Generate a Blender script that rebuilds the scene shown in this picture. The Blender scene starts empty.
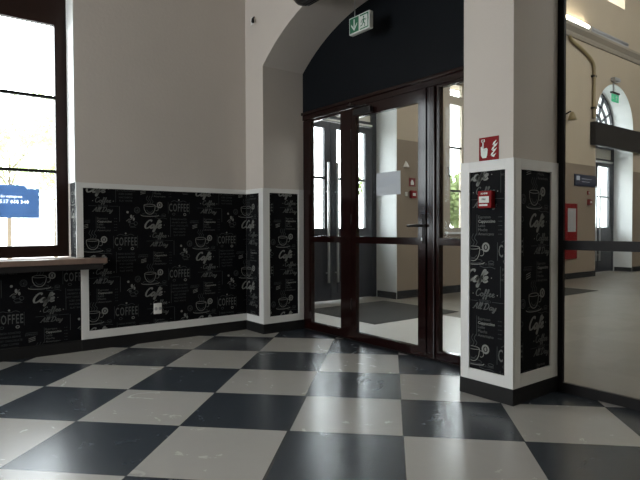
import bpy, bmesh, math, random
from mathutils import Vector, Matrix
PI = math.pi
random.seed(7)
sc = bpy.context.scene
# ------------------------------------------------------------------ camera, world, light, exposure
# world axes: x runs along the arch wall, y runs from the cafe into the hall, z up (metres)
cam_d = bpy.data.cameras.new('camera')
cam = bpy.data.objects.new('camera', cam_d)
sc.collection.objects.link(cam)
cam_d.sensor_width = 36
cam_d.lens = 542.4 * 36 / 640
cam_d.clip_start = 0.05
cam_d.clip_end = 300
_r = Vector((0.610055, 0.792351, -0.003469)); _u = Vector((-0.014947, 0.015886, 0.999762)); _f = Vector((-0.792218, 0.609858, -0.021535))
mw = Matrix((_r, _u, -_f)).transposed().to_4x4()
mw.translation = Vector((4.943839, -2.821803, 1.068663))
cam.matrix_world = mw
sc.camera = cam

world = bpy.data.worlds.new('world'); sc.world = world
world.use_nodes = True
wn = world.node_tree; wn.nodes.clear()
bgn = wn.nodes.new('ShaderNodeBackground'); wo = wn.nodes.new('ShaderNodeOutputWorld')
bgn.inputs['Color'].default_value = (0.93, 0.97, 1.0, 1)
bgn.inputs['Strength'].default_value = 15.0
wn.links.new(bgn.outputs[0], wo.inputs[0])
sc.view_settings.view_transform = 'Standard'
sc.view_settings.look = 'None'
sc.view_settings.gamma = 1
sc.view_settings.use_curve_mapping = False
sc.view_settings.exposure = 0.0

def portal(name, loc, rot, sx, sy):
    # sky portals: they give no light of their own, they only guide the daylight through an opening
    l = bpy.data.lights.new(name, 'AREA'); l.shape = 'RECTANGLE'; l.size = sx; l.size_y = sy
    l.cycles.is_portal = True
    o = bpy.data.objects.new(name, l); sc.collection.objects.link(o)
    o.location = loc; o.rotation_euler = rot
R90 = PI / 2
# light leaves an area lamp along its local -Z: rotate so that it points to +x (into the building)
portal('daylight_cafe_window', (-0.45, -2.32, 2.05), (0, -R90, 0), 2.5, 1.5)
portal('daylight_near_entrance', (-1.4, 2.13, 2.5), (0, -R90, 0), 3.8, 1.9)
portal('daylight_hall_window', (-1.3, 5.3, 2.3), (0, -R90, 0), 2.7, 1.5)
portal('daylight_far_entrance', (-1.4, 10.13, 2.5), (0, -R90, 0), 3.8, 1.9)
portal('daylight_added_cafe_window', (-0.45, -4.3, 2.05), (0, -R90, 0), 2.5, 1.1)  # for the window added out of view to brighten the pier
portal('daylight_added_hall_openings', (7.35, 6.5, 6.35), (0, R90, 0), 1.5, 11.5)  # for the high openings added in the unseen hall side wall
portal('daylight_added_front_opening', (1.65, -7.2, 1.9), (R90, 0, 0), 2.4, 2.3)  # for the opening added in the wall behind the camera

# ------------------------------------------------------------------ helpers
def link(o):
    sc.collection.objects.link(o); return o

def tag(o, label=None, cat=None, group=None, kind=None):
    if label: o['label'] = label
    if cat: o['category'] = cat
    if group: o['group'] = group
    if kind: o['kind'] = kind
    return o

class MB:
    """collects faces for ONE mesh object"""
    def __init__(s): s.v = []; s.f = []; s.m = []
    def add(s, vs, fs, mi=0):
        b = len(s.v); s.v += [tuple(p) for p in vs]
        for f in fs: s.f.append([b + i for i in f]); s.m.append(mi)
        return s
    def box(s, x0, x1, y0, y1, z0, z1, mi=0):
        vs = [(x, y, z) for x in (x0, x1) for y in (y0, y1) for z in (z0, z1)]
        return s.add(vs, [(0, 1, 3, 2), (4, 6, 7, 5), (0, 4, 5, 1), (2, 3, 7, 6), (0, 2, 6, 4), (1, 5, 7, 3)], mi)
    def tube(s, pts, r, n=10, mi=0, cap=True):
        pts = [Vector(p) for p in pts]
        rs = r if isinstance(r, (list, tuple)) else [r] * len(pts)
        b = len(s.v); prev = None
        for i, p in enumerate(pts):
            t = (pts[min(i + 1, len(pts) - 1)] - pts[max(i - 1, 0)]).normalized()
            if prev is None:
                a = t.orthogonal().normalized()
            else:
                a = (prev - t * prev.dot(t)).normalized()
            prev = a; c = t.cross(a)
            for k in range(n):
                an = 2 * PI * k / n
                s.v.append(tuple(p + (a * math.cos(an) + c * math.sin(an)) * rs[i]))
        for i in range(len(pts) - 1):
            for k in range(n):
                s.f.append([b + i * n + k, b + i * n + (k + 1) % n, b + (i + 1) * n + (k + 1) % n, b + (i + 1) * n + k]); s.m.append(mi)
        if cap:
            s.f.append([b + k for k in range(n)][::-1]); s.m.append(mi)
            e = b + (len(pts) - 1) * n
            s.f.append([e + k for k in range(n)]); s.m.append(mi)
        return s
    def build(s, name, mats, parent=None, bevel=0.0, smooth=False):
        me = bpy.data.meshes.new(name); me.from_pydata(s.v, [], s.f)
        if not isinstance(mats, (list, tuple)): mats = [mats]
        for m in mats: me.materials.append(m)
        for p, i in zip(me.polygons, s.m): p.material_index = i; p.use_smooth = smooth
        bm = bmesh.new(); bm.from_mesh(me); bmesh.ops.recalc_face_normals(bm, faces=bm.faces); bm.to_mesh(me); bm.free()
        o = link(bpy.data.objects.new(name, me))
        if parent: o.parent = parent; o.matrix_parent_inverse = parent.matrix_basis.inverted()
        if bevel:
            b = o.modifiers.new('bevel', 'BEVEL'); b.width = bevel; b.segments = 2; b.limit_method = 'ANGLE'
        return o

def box(name, dims, mat, parent=None, bevel=0.0):
    return MB().box(*dims).build(name, mat, parent, bevel)

def empty(name, loc, label=None, cat=None, group=None, kind=None):
    o = link(bpy.data.objects.new(name, None)); o.location = loc; o.empty_display_size = 0.1
    return tag(o, label, cat, group, kind)

def slab_mesh(outer, holes, thick):
    """2D outline with holes, extruded from 0 to thick along local z"""
    cu = bpy.data.curves.new('tmp', 'CURVE'); cu.dimensions = '2D'; cu.fill_mode = 'BOTH'; cu.extrude = thick / 2
    for pl in [outer] + list(holes):
        sp = cu.splines.new('POLY'); sp.points.add(len(pl) - 1); sp.use_cyclic_u = True
        for p, q in zip(sp.points, pl): p.co = (q[0], q[1], 0, 1)
    o = link(bpy.data.objects.new('tmp', cu)); dg = bpy.context.evaluated_depsgraph_get()
    me = bpy.data.meshes.new_from_object(o.evaluated_get(dg))
    bpy.data.objects.remove(o); bpy.data.curves.remove(cu)
    for v in me.vertices: v.co.z += thick / 2
    bm = bmesh.new(); bm.from_mesh(me); bmesh.ops.remove_doubles(bm, verts=bm.verts, dist=1e-5)
    bmesh.ops.recalc_face_normals(bm, faces=bm.faces); bm.to_mesh(me); bm.free()
    return me

def slab_y(name, outer, holes, y0, y1, mat, parent=None):   # outline in (x,z), thickness along y
    me = slab_mesh(outer, holes, y1 - y0)
    for v in me.vertices: v.co = (v.co.x, y0 + v.co.z, v.co.y)
    me.flip_normals(); me.materials.clear(); me.materials.append(mat)
    for p in me.polygons: p.use_smooth = False; p.material_index = 0
    o = link(bpy.data.objects.new(name, me))
    if parent: o.parent = parent; o.matrix_parent_inverse = parent.matrix_basis.inverted()
    return o

def slab_x(name, outer, holes, x0, x1, mat, parent=None):   # outline in (y,z), thickness along x
    me = slab_mesh(outer, holes, x1 - x0)
    for v in me.vertices: v.co = (x0 + v.co.z, v.co.x, v.co.y)
    me.materials.clear(); me.materials.append(mat)
    for p in me.polygons: p.use_smooth = False; p.material_index = 0
    o = link(bpy.data.objects.new(name, me))
    if parent: o.parent = parent; o.matrix_parent_inverse = parent.matrix_basis.inverted()
    return o

def arch_pts(x0, x1, spring, rise, n=28):     # from (x0,spring) over the crown to (x1,spring)
    a = (x1 - x0) / 2; cx = (x0 + x1) / 2
    R = (a * a + rise * rise) / (2 * rise); cz = spring + rise - R
    t0 = math.atan2(spring - cz, -a); t1 = math.atan2(spring - cz, a)
    if t0 < 0: t0 += 2 * PI
    return [(cx + R * math.cos(t0 + (t1 - t0) * i / n), cz + R * math.sin(t0 + (t1 - t0) * i / n)) for i in range(n + 1)]

# ------------------------------------------------------------------ materials
def mat(name, col, rough=0.5, metal=0.0, spec=0.5, noise=0.0, nscale=8.0, bump=0.0, bscale=60.0, emit=None, es=0.0, coat=0.0):
    m = bpy.data.materials.new(name); m.use_nodes = True
    nt = m.node_tree; b = nt.nodes['Principled BSDF']
    b.inputs['Base Color'].default_value = (*col, 1); b.inputs['Roughness'].default_value = rough
    b.inputs['Metallic'].default_value = metal; b.inputs['Specular IOR Level'].default_value = spec
    if coat: b.inputs['Coat Weight'].default_value = coat; b.inputs['Coat Roughness'].default_value = 0.12
    tc = nt.nodes.new('ShaderNodeTexCoord')
    if noise:
        n = nt.nodes.new('ShaderNodeTexNoise'); n.inputs['Scale'].default_value = nscale; n.inputs['Detail'].default_value = 6
        nt.links.new(tc.outputs['Object'], n.inputs['Vector'])
        mx = nt.nodes.new('ShaderNodeMix'); mx.data_type = 'RGBA'
        mx.inputs[6].default_value = (*[c * (1 - noise) for c in col], 1); mx.inputs[7].default_value = (*[min(1, c * (1 + noise)) for c in col], 1)
        nt.links.new(n.outputs[0], mx.inputs[0]); nt.links.new(mx.outputs[2], b.inputs['Base Color'])
    if bump:
        n2 = nt.nodes.new('ShaderNodeTexNoise'); n2.inputs['Scale'].default_value = bscale; n2.inputs['Detail'].default_value = 4
        nt.links.new(tc.outputs['Object'], n2.inputs['Vector'])
        bp = nt.nodes.new('ShaderNodeBump'); bp.inputs['Strength'].default_value = bump; bp.inputs['Distance'].default_value = 0.01
        nt.links.new(n2.outputs[0], bp.inputs['Height']); nt.links.new(bp.outputs[0], b.inputs['Normal'])
    if emit:
        b.inputs['Emission Color'].default_value = (*emit, 1); b.inputs['Emission Strength'].default_value = es
    return m

M = {}
M['plaster'] = mat('warm_white_plaster', (0.56, 0.515, 0.465), 0.85, noise=0.04, nscale=2.5, bump=0.15, bscale=35)
M['plaster_plain'] = mat('ceiling_plaster', (0.55, 0.50, 0.43), 0.9)
M['bounce_tint'] = mat('warm_bounce_tint', (0.52, 0.44, 0.34), 0.9)  # unseen right wall, tinted to set the warm bounce light
M['trim'] = mat('white_painted_board', (0.70, 0.70, 0.68), 0.45, noise=0.02, nscale=10)
M['skirt'] = mat('dark_grey_skirting', (0.012, 0.012, 0.012), 0.5, spec=0.25, noise=0.2, nscale=20)
M['board'] = mat('black_wallpaper', (0.0045, 0.0045, 0.0055), 0.65, spec=0.08, noise=0.25, nscale=30)
M['chalk'] = mat('chalk_print', (0.20, 0.205, 0.19), 0.7, spec=0.2)
M['chalk_dim'] = mat('faint_chalk_print', (0.055, 0.06, 0.06), 0.7, spec=0.2)
M['chalk_mid'] = mat('soft_chalk_print', (0.095, 0.10, 0.095), 0.7, spec=0.2)
M['header'] = mat('black_header_board', (0.0045, 0.006, 0.008), 0.6, spec=0.12, noise=0.15, nscale=3, bump=0.05)
M['wood'] = mat('mahogany_varnish', (0.010, 0.0024, 0.0020), 0.22, spec=0.15, noise=0.35, nscale=14, coat=0.55)
M['winwood'] = mat('mahogany_window_frame', (0.018, 0.008, 0.006), 0.4, spec=0.2, noise=0.3, nscale=14)
M['darkframe'] = mat('near_black_frame', (0.006, 0.005, 0.005), 0.5, spec=0.2)
M['sill'] = mat('brown_sill_laminate', (0.20, 0.135, 0.105), 0.3, noise=0.25, nscale=18)
M['sill_dark'] = mat('dark_sill_apron', (0.014, 0.012, 0.012), 0.5)
M['black'] = mat('black_plastic', (0.010, 0.010, 0.010), 0.35)
M['blackmetal'] = mat('black_metal', (0.015, 0.014, 0.014), 0.3, metal=0.6)
M['steel'] = mat('brushed_steel', (0.70, 0.72, 0.74), 0.35, metal=0.5)
M['white_plastic'] = mat('white_plastic', (0.72, 0.72, 0.68), 0.35)
M['grey_plastic'] = mat('grey_plastic', (0.35, 0.35, 0.35), 0.4)
M['red'] = mat('signal_red', (0.21, 0.005, 0.007), 0.55, spec=0.15)
M['dark_red'] = mat('dark_red', (0.16, 0.008, 0.008), 0.4)
M['cab_red'] = mat('deep_red_lacquer', (0.17, 0.008, 0.008), 0.6, spec=0.15)
M['green'] = mat('sign_green', (0.012, 0.14, 0.065), 0.4)
M['sign_white'] = mat('sign_white', (0.66, 0.70, 0.66), 0.4)
M['paper'] = mat('pale_blue_grey_paper', (0.50, 0.54, 0.58), 0.7)
M['paper_ink'] = mat('paper_print', (0.48, 0.53, 0.60), 0.7)
M['navy'] = mat('navy_sign', (0.02, 0.028, 0.055), 0.35)
M['copper'] = mat('yellowed_conduit', (0.30, 0.235, 0.12), 0.5)
M['exitglow'] = mat('lit_green_exit_sign', (0.05, 0.45, 0.22), 0.4, emit=(0.1, 0.9, 0.45), es=0.2)
M['tube'] = mat('lit_fluorescent_tube', (1, 1, 1), 0.4, emit=(1.0, 0.9, 0.72), es=30.0)
M['hall_metal'] = mat('dark_slate_door_metal', (0.018, 0.020, 0.026), 0.3, noise=0.2, nscale=6)
M['canopy'] = mat('dark_grey_canopy', (0.018, 0.016, 0.014), 0.6, spec=0.2)
M['cornice'] = mat('cornice_plaster', (0.30, 0.26, 0.20), 0.8)
M['frost'] = mat('frosted_film', (0.75, 0.72, 0.62), 0.6)
M['reveal_white'] = mat('white_reveal_plaster', (0.74, 0.76, 0.75), 0.75, noise=0.03, nscale=4)
M['mat'] = mat('dark_entrance_mat', (0.034, 0.032, 0.027), 0.75, spec=0.15, noise=0.25, nscale=40)
M['floor_daylight'] = mat('painted_daylight_floor', (0.68, 0.67, 0.63), 0.3, spec=0.4, noise=0.06, nscale=3)  # paler floor colour stands for daylight spreading from the entrance
M['ground'] = mat('outdoor_paving', (0.42, 0.41, 0.39), 0.9, noise=0.1, nscale=1.5)
M['bark'] = mat('tree_bark', (0.10, 0.075, 0.05), 0.9, noise=0.3, nscale=10)

def leaf_mat(name, c):
    m = mat(name, c, 0.7, noise=0.35, nscale=1.2)
    nt = m.node_tree; b = nt.nodes['Principled BSDF']; out = nt.nodes['Material Output']
    t = nt.nodes.new('ShaderNodeBsdfTranslucent'); t.inputs['Color'].default_value = (*[x * 1.3 for x in c], 1)
    mx = nt.nodes.new('ShaderNodeMixShader'); mx.inputs[0].default_value = 0.45
    nt.links.new(b.outputs[0], mx.inputs[1]); nt.links.new(t.outputs[0], mx.inputs[2]); nt.links.new(mx.outputs[0], out.inputs['Surface'])
    return m
M['leaf'] = leaf_mat('pale_green_leaves', (0.34, 0.41, 0.20))
M['leaf2'] = leaf_mat('mid_green_leaves', (0.15, 0.19, 0.075))

def glass_mat(name, tint, refl=1.0, haze=0.0):
    m = bpy.data.materials.new(name); m.use_nodes = True; nt = m.node_tree; nt.nodes.clear()
    out = nt.nodes.new('ShaderNodeOutputMaterial')
    tr = nt.nodes.new('ShaderNodeBsdfTransparent'); tr.inputs[0].default_value = (*tint, 1)
    gl = nt.nodes.new('ShaderNodeBsdfGlossy'); gl.inputs['Roughness'].default_value = 0.02
    gl.inputs['Color'].default_value = (refl, refl, refl, 1)
    fr = nt.nodes.new('ShaderNodeFresnel'); fr.inputs['IOR'].default_value = 1.5
    # thin pane: the same reflectance seen from either side of the sheet (no total reflection inside)
    ge = nt.nodes.new('ShaderNodeNewGeometry'); io = nt.nodes.new('ShaderNodeMath'); io.operation = 'MULTIPLY_ADD'
    io.inputs[1].default_value = 1 / 1.5 - 1.5; io.inputs[2].default_value = 1.5
    nt.links.new(ge.outputs['Backfacing'], io.inputs[0]); nt.links.new(io.outputs[0], fr.inputs['IOR'])
    mx = nt.nodes.new('ShaderNodeMixShader')
    nt.links.new(fr.outputs[0], mx.inputs[0]); nt.links.new(tr.outputs[0], mx.inputs[1]); nt.links.new(gl.outputs[0], mx.inputs[2])
    last = mx.outputs[0]
    if haze:
        df = nt.nodes.new('ShaderNodeBsdfDiffuse'); df.inputs['Color'].default_value = (0.8, 0.82, 0.84, 1)
        tc = nt.nodes.new('ShaderNodeTexCoord'); no = nt.nodes.new('ShaderNodeTexNoise'); no.inputs['Scale'].default_value = 9; no.inputs['Detail'].default_value = 8
        no.inputs['Roughness'].default_value = 0.75
        nt.links.new(tc.outputs['Object'], no.inputs['Vector'])
        ml = nt.nodes.new('ShaderNodeMath'); ml.operation = 'POWER'; ml.inputs[1].default_value = 3.0
        nt.links.new(no.outputs[0], ml.inputs[0])
        m2 = nt.nodes.new('ShaderNodeMath'); m2.operation = 'MULTIPLY'; m2.inputs[1].default_value = haze
        nt.links.new(ml.outputs[0], m2.inputs[0])
        mx2 = nt.nodes.new('ShaderNodeMixShader'); nt.links.new(m2.outputs[0], mx2.inputs[0])
        nt.links.new(last, mx2.inputs[1]); nt.links.new(df.outputs[0], mx2.inputs[2]); last = mx2.outputs[0]
    nt.links.new(last, out.inputs['Surface'])
    return m
M['glass'] = glass_mat('clear_glass', (0.93, 0.95, 0.95))
M['glass_dusty'] = glass_mat('dusty_door_glass', (0.94, 0.95, 0.95), refl=0.13, haze=0.05)

def tile_mat(name, cell, org, colA, colB, joint, jw, seam=False, spec=0.5, rough=(0.2, 0.36), rot=True, mottling=0.12):
    """stone tiles laid square (rot=False) or at 45 degrees; colA / colB alternate"""
    m = bpy.data.materials.new(name); m.use_nodes = True; nt = m.node_tree; b = nt.nodes['Principled BSDF']; L = nt.links.new
    tc = nt.nodes.new('ShaderNodeTexCoord'); sp = nt.nodes.new('ShaderNodeSeparateXYZ'); L(tc.outputs['Object'], sp.inputs[0])
    def mth(op, a, b_=None, c=None):
        n = nt.nodes.new('ShaderNodeMath'); n.operation = op
        for i, x in enumerate((a, b_, c)):
            if x is None: continue
            if isinstance(x, (int, float)): n.inputs[i].default_value = x
            else: L(x, n.inputs[i])
        return n.outputs[0]
    dx = mth('SUBTRACT', sp.outputs[0], org[0]); dy = mth('SUBTRACT', sp.outputs[1], org[1])
    if rot:
        k = math.sqrt(0.5) / cell
        X = mth('MULTIPLY', mth('ADD', dx, dy), k); Y = mth('MULTIPLY', mth('SUBTRACT', dy, dx), k)
    else:
        X = mth('DIVIDE', dx, cell); Y = mth('DIVIDE', dy, cell)
    fx = mth('FLOOR', X); fy = mth('FLOOR', Y)
    par = mth('PINGPONG', mth('ADD', fx, fy), 1.0)
    gx = mth('SUBTRACT', X, fx); gy = mth('SUBTRACT', Y, fy)
    ex = mth('MINIMUM', gx, mth('SUBTRACT', 1.0, gx)); ey = mth('MINIMUM', gy, mth('SUBTRACT', 1.0, gy))
    e = mth('LESS_THAN', mth('MINIMUM', ex, ey), jw)
    if seam:
        sm = mth('LESS_THAN', mth('ABSOLUTE', X), 0.011); e = mth('MAXIMUM', e, sm)
    cb = nt.nodes.new('ShaderNodeCombineXYZ'); L(fx, cb.inputs[0]); L(fy, cb.inputs[1])
    wnz = nt.nodes.new('ShaderNodeTexWhiteNoise'); L(cb.outputs[0], wnz.inputs['Vector'])
    no = nt.nodes.new('ShaderNodeTexNoise'); no.inputs['Scale'].default_value = 5.0; no.inputs['Detail'].default_value = 8; no.inputs['Roughness'].default_value = 0.65
    no.inputs['Distortion'].default_value = 1.5
    ofs = nt.nodes.new('ShaderNodeVectorMath'); ofs.operation = 'ADD'; L(tc.outputs['Object'], ofs.inputs[0]); L(wnz.outputs['Color'], ofs.inputs[1])
    L(ofs.outputs[0], no.inputs['Vector'])
    mx = nt.nodes.new('ShaderNodeMix'); mx.data_type = 'RGBA'; mx.inputs[6].default_value = (*colA, 1); mx.inputs[7].default_value = (*colB, 1); L(par, mx.inputs[0])
    val = mth('ADD', mth('MULTIPLY', mth('SUBTRACT', no.outputs[0], 0.5), mottling * 4), mth('ADD', mth('MULTIPLY', wnz.outputs['Value'], 0.12), 0.94))
    hs = nt.nodes.new('ShaderNodeHueSaturation'); L(mx.outputs[2], hs.inputs['Color']); L(val, hs.inputs['Value'])
    mj = nt.nodes.new('ShaderNodeMix'); mj.data_type = 'RGBA'; mj.inputs[7].default_value = (*joint, 1); L(hs.outputs[0], mj.inputs[6]); L(e, mj.inputs[0])
    L(mj.outputs[2], b.inputs['Base Color'])
    b.inputs['Specular IOR Level'].default_value = spec
    rr = mth('MULTIPLY_ADD', no.outputs[0], rough[1] - rough[0], rough[0]); L(rr, b.inputs['Roughness'])
    bp = nt.nodes.new('ShaderNodeBump'); bp.inputs['Strength'].default_value = 0.045; bp.inputs['Distance'].default_value = 0.004
    n3 = nt.nodes.new('ShaderNodeTexNoise'); n3.inputs['Scale'].default_value = 7; n3.inputs['Detail'].default_value = 3; L(tc.outputs['Object'], n3.inputs['Vector'])
    L(n3.outputs[0], bp.inputs['Height']); L(bp.outputs[0], b.inputs['Normal'])
    return m
M['floor'] = tile_mat('checkered_stone_tiles', 0.6, (2.1636, -0.7987), (0.032, 0.040, 0.050), (0.375, 0.362, 0.338), (0.05, 0.05, 0.048), 0.004, seam=True, rough=(0.21, 0.31), mottling=0.02)
M['hall_floor'] = tile_mat('beige_hall_tiles', 0.6, (0.57, 1.3), (0.19, 0.170, 0.138), (0.20, 0.18, 0.148), (0.17, 0.15, 0.13), 0.005, rot=False, spec=0.25, rough=(0.3, 0.5), mottling=0.05)

def dado_mat():
    m = mat('two_tone_hall_paint', (0.5, 0.45, 0.37), 0.75)
    nt = m.node_tree; b = nt.nodes['Principled BSDF']; L = nt.links.new
    tc = nt.nodes.new('ShaderNodeTexCoord'); sp = nt.nodes.new('ShaderNodeSeparateXYZ'); L(tc.outputs['Object'], sp.inputs[0])
    lt = nt.nodes.new('ShaderNodeMath'); lt.operation = 'LESS_THAN'; lt.inputs[1].default_value = 2.40; L(sp.outputs[2], lt.inputs[0])
    mx = nt.nodes.new('ShaderNodeMix'); mx.data_type = 'RGBA'; mx.inputs[6].default_value = (0.46, 0.385, 0.28, 1); mx.inputs[7].default_value = (0.24, 0.19, 0.135, 1)
    L(lt.outputs[0], mx.inputs[0])
    no = nt.nodes.new('ShaderNodeTexNoise'); no.inputs['Scale'].default_value = 1.8; no.inputs['Detail'].default_value = 6; L(tc.outputs['Object'], no.inputs['Vector'])
    ma = nt.nodes.new('ShaderNodeMath'); ma.operation = 'MULTIPLY_ADD'; ma.inputs[1].default_value = 0.18; ma.inputs[2].default_value = 0.91; L(no.outputs[0], ma.inputs[0])
    hs = nt.nodes.new('ShaderNodeHueSaturation'); L(mx.outputs[2], hs.inputs['Color']); L(ma.outputs[0], hs.inputs['Value']); L(hs.outputs[0], b.inputs['Base Color'])
    return m
M['hall_wall'] = dado_mat()

# ------------------------------------------------------------------ wallpaper print (flat polygons, 1 mm proud of the panel)
def font_polys(txt, size, shear=0.0, sx=1.0, bold=0.0, track=1.0):
    cu = bpy.data.curves.new('t', 'FONT'); cu.body = txt; cu.size = size; cu.shear = shear; cu.align_x = 'CENTER'; cu.align_y = 'CENTER'; cu.resolution_u = 2
    cu.offset = bold; cu.space_character = track
    o = link(bpy.data.objects.new('t', cu)); dg = bpy.context.evaluated_depsgraph_get()
    me = bpy.data.meshes.new_from_object(o.evaluated_get(dg))
    out = [[(me.vertices[i].co.x * sx, me.vertices[i].co.y) for i in p.vertices] for p in me.polygons]
    bpy.data.objects.remove(o); bpy.data.curves.remove(cu); bpy.data.meshes.remove(me)
    return out

def spline(pts, n=5):
    out = []
    for i in range(len(pts) - 1):
        p0 = pts[max(i - 1, 0)]; p1 = pts[i]; p2 = pts[i + 1]; p3 = pts[min(i + 2, len(pts) - 1)]
        for k in range(n):
            t = k / n
            out.append(tuple(0.5 * (2 * p1[j] + (p2[j] - p0[j]) * t + (2 * p0[j] - 5 * p1[j] + 4 * p2[j] - p3[j]) * t * t + (3 * p1[j] - p0[j] - 3 * p2[j] + p3[j]) * t ** 3) for j in range(len(p1))))
    out.append(tuple(pts[-1])); return out

def ribbon(pts, w, calli=0.0):
    """quads along a polyline; calli thickens the down strokes like a brush pen"""
    out = []; L = []; Rr = []
    for i, p in enumerate(pts):
        a = pts[max(i - 1, 0)]; b = pts[min(i + 1, len(pts) - 1)]
        dx, dy = b[0] - a[0], b[1] - a[1]; l = math.hypot(dx, dy) or 1e-6
        ww = w * (1 + calli * abs(dy) / l) / 2
        L.append((p[0] - dy / l * ww, p[1] + dx / l * ww)); Rr.append((p[0] + dy / l * ww, p[1] - dx / l * ww))
    for i in range(len(pts) - 1): out.append([L[i], L[i + 1], Rr[i + 1], Rr[i]])
    return out

# script letters, x height 1, each list of strokes; advance last
SCR = {
 'C': ([[(1.25, 1.75), (1.35, 2.0), (1.05, 2.15), (0.6, 1.85), (0.25, 1.2), (0.2, 0.5), (0.5, 0.02), (1.0, 0.1), (1.45, 0.55)]], 1.45),
 'D': ([[(0.6, 2.0), (0.45, 1.0), (0.3, 0.05), (0.1, 0.1), (0.5, 0.0), (1.2, 0.3), (1.5, 1.2), (1.1, 1.95), (0.4, 2.05), (0.05, 1.7)]], 1.75),
 'A': ([[(0.0, 0.1), (0.3, 0.1), (0.7, 1.0), (1.15, 2.05), (1.2, 1.0), (1.25, 0.1), (1.5, 0.2)], [(0.4, 0.75), (1.35, 0.8)]], 1.55),
 'a': ([[(0.85, 0.85), (0.5, 1.0), (0.15, 0.6), (0.15, 0.15), (0.4, 0.0), (0.75, 0.4), (0.9, 0.95), (0.8, 0.3), (0.95, 0.0), (1.2, 0.3)]], 1.15),
 'f': ([[(0.0, 0.3), (0.5, 1.0), (0.8, 1.8), (0.7, 2.15), (0.5, 1.9), (0.35, 0.9), (0.15, -0.5), (0.0, -0.9), (-0.1, -0.6), (0.15, -0.1), (0.75, 0.35)], [(0.1, 0.95), (0.75, 1.0)]], 0.75),
 'e': ([[(0.0, 0.3), (0.45, 0.5), (0.7, 0.85), (0.5, 1.0), (0.2, 0.7), (0.2, 0.2), (0.5, 0.0), (0.95, 0.3)]], 0.9),
 'o': ([[(0.5, 1.0), (0.15, 0.7), (0.15, 0.2), (0.45, 0.0), (0.8, 0.3), (0.8, 0.8), (0.5, 1.0), (0.6, 0.85), (1.05, 0.9)]], 1.0),
 'l': ([[(0.0, 0.3), (0.5, 1.2), (0.6, 1.95), (0.4, 2.1), (0.25, 1.3), (0.2, 0.3), (0.4, 0.0), (0.65, 0.3)]], 0.6),
 'y': ([[(0.1, 0.9), (0.15, 0.3), (0.4, 0.05), (0.8, 0.9), (0.7, 0.2), (0.45, -0.7), (0.15, -0.85), (0.1, -0.5), (0.9, 0.2)]], 1.0),
}
def script(txt, h, w, slant=0.25, calli=0.6, accent=False, width=None):
    out = []; x = 0; polys = []
    for ch in txt:
        if ch == ' ': x += 0.5; continue
        st, adv = SCR[ch]
        for s in st: polys.append([(px + x, py) for px, py in s])
        x += adv
    if accent: polys.append([(x - 0.75, 1.35), (x - 0.35, 1.85)])
    k = h / 2.1; kx = k if width is None else width / x
    for s in polys:
        q = spline([((px - x / 2) * kx + py * k * slant, py * k) for px, py in s])
        out += ribbon(q, w, calli)
    return out

def move(polys, x, y, rot=0.0):
    c, s = math.cos(rot), math.sin(rot)
    return [[(p[0] * c - p[1] * s + x, p[0] * s + p[1] * c + y) for p in f] for f in polys]
def ring(cx, cy, rx, ry, w, n=20, a0=0, a1=2 * PI):
    return ribbon([(cx + rx * math.cos(a0 + (a1 - a0) * i / n), cy + ry * math.sin(a0 + (a1 - a0) * i / n)) for i in range(n + 1)], w)
def disc(cx, cy, r, n=14, ry=None):
    return [[(cx + r * math.cos(2 * PI * i / n), cy + (ry or r) * math.sin(2 * PI * i / n)) for i in range(n)]]
def line(x0, y0, x1, y1, w): return ribbon([(x0, y0), (x1, y1)], w)

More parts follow.
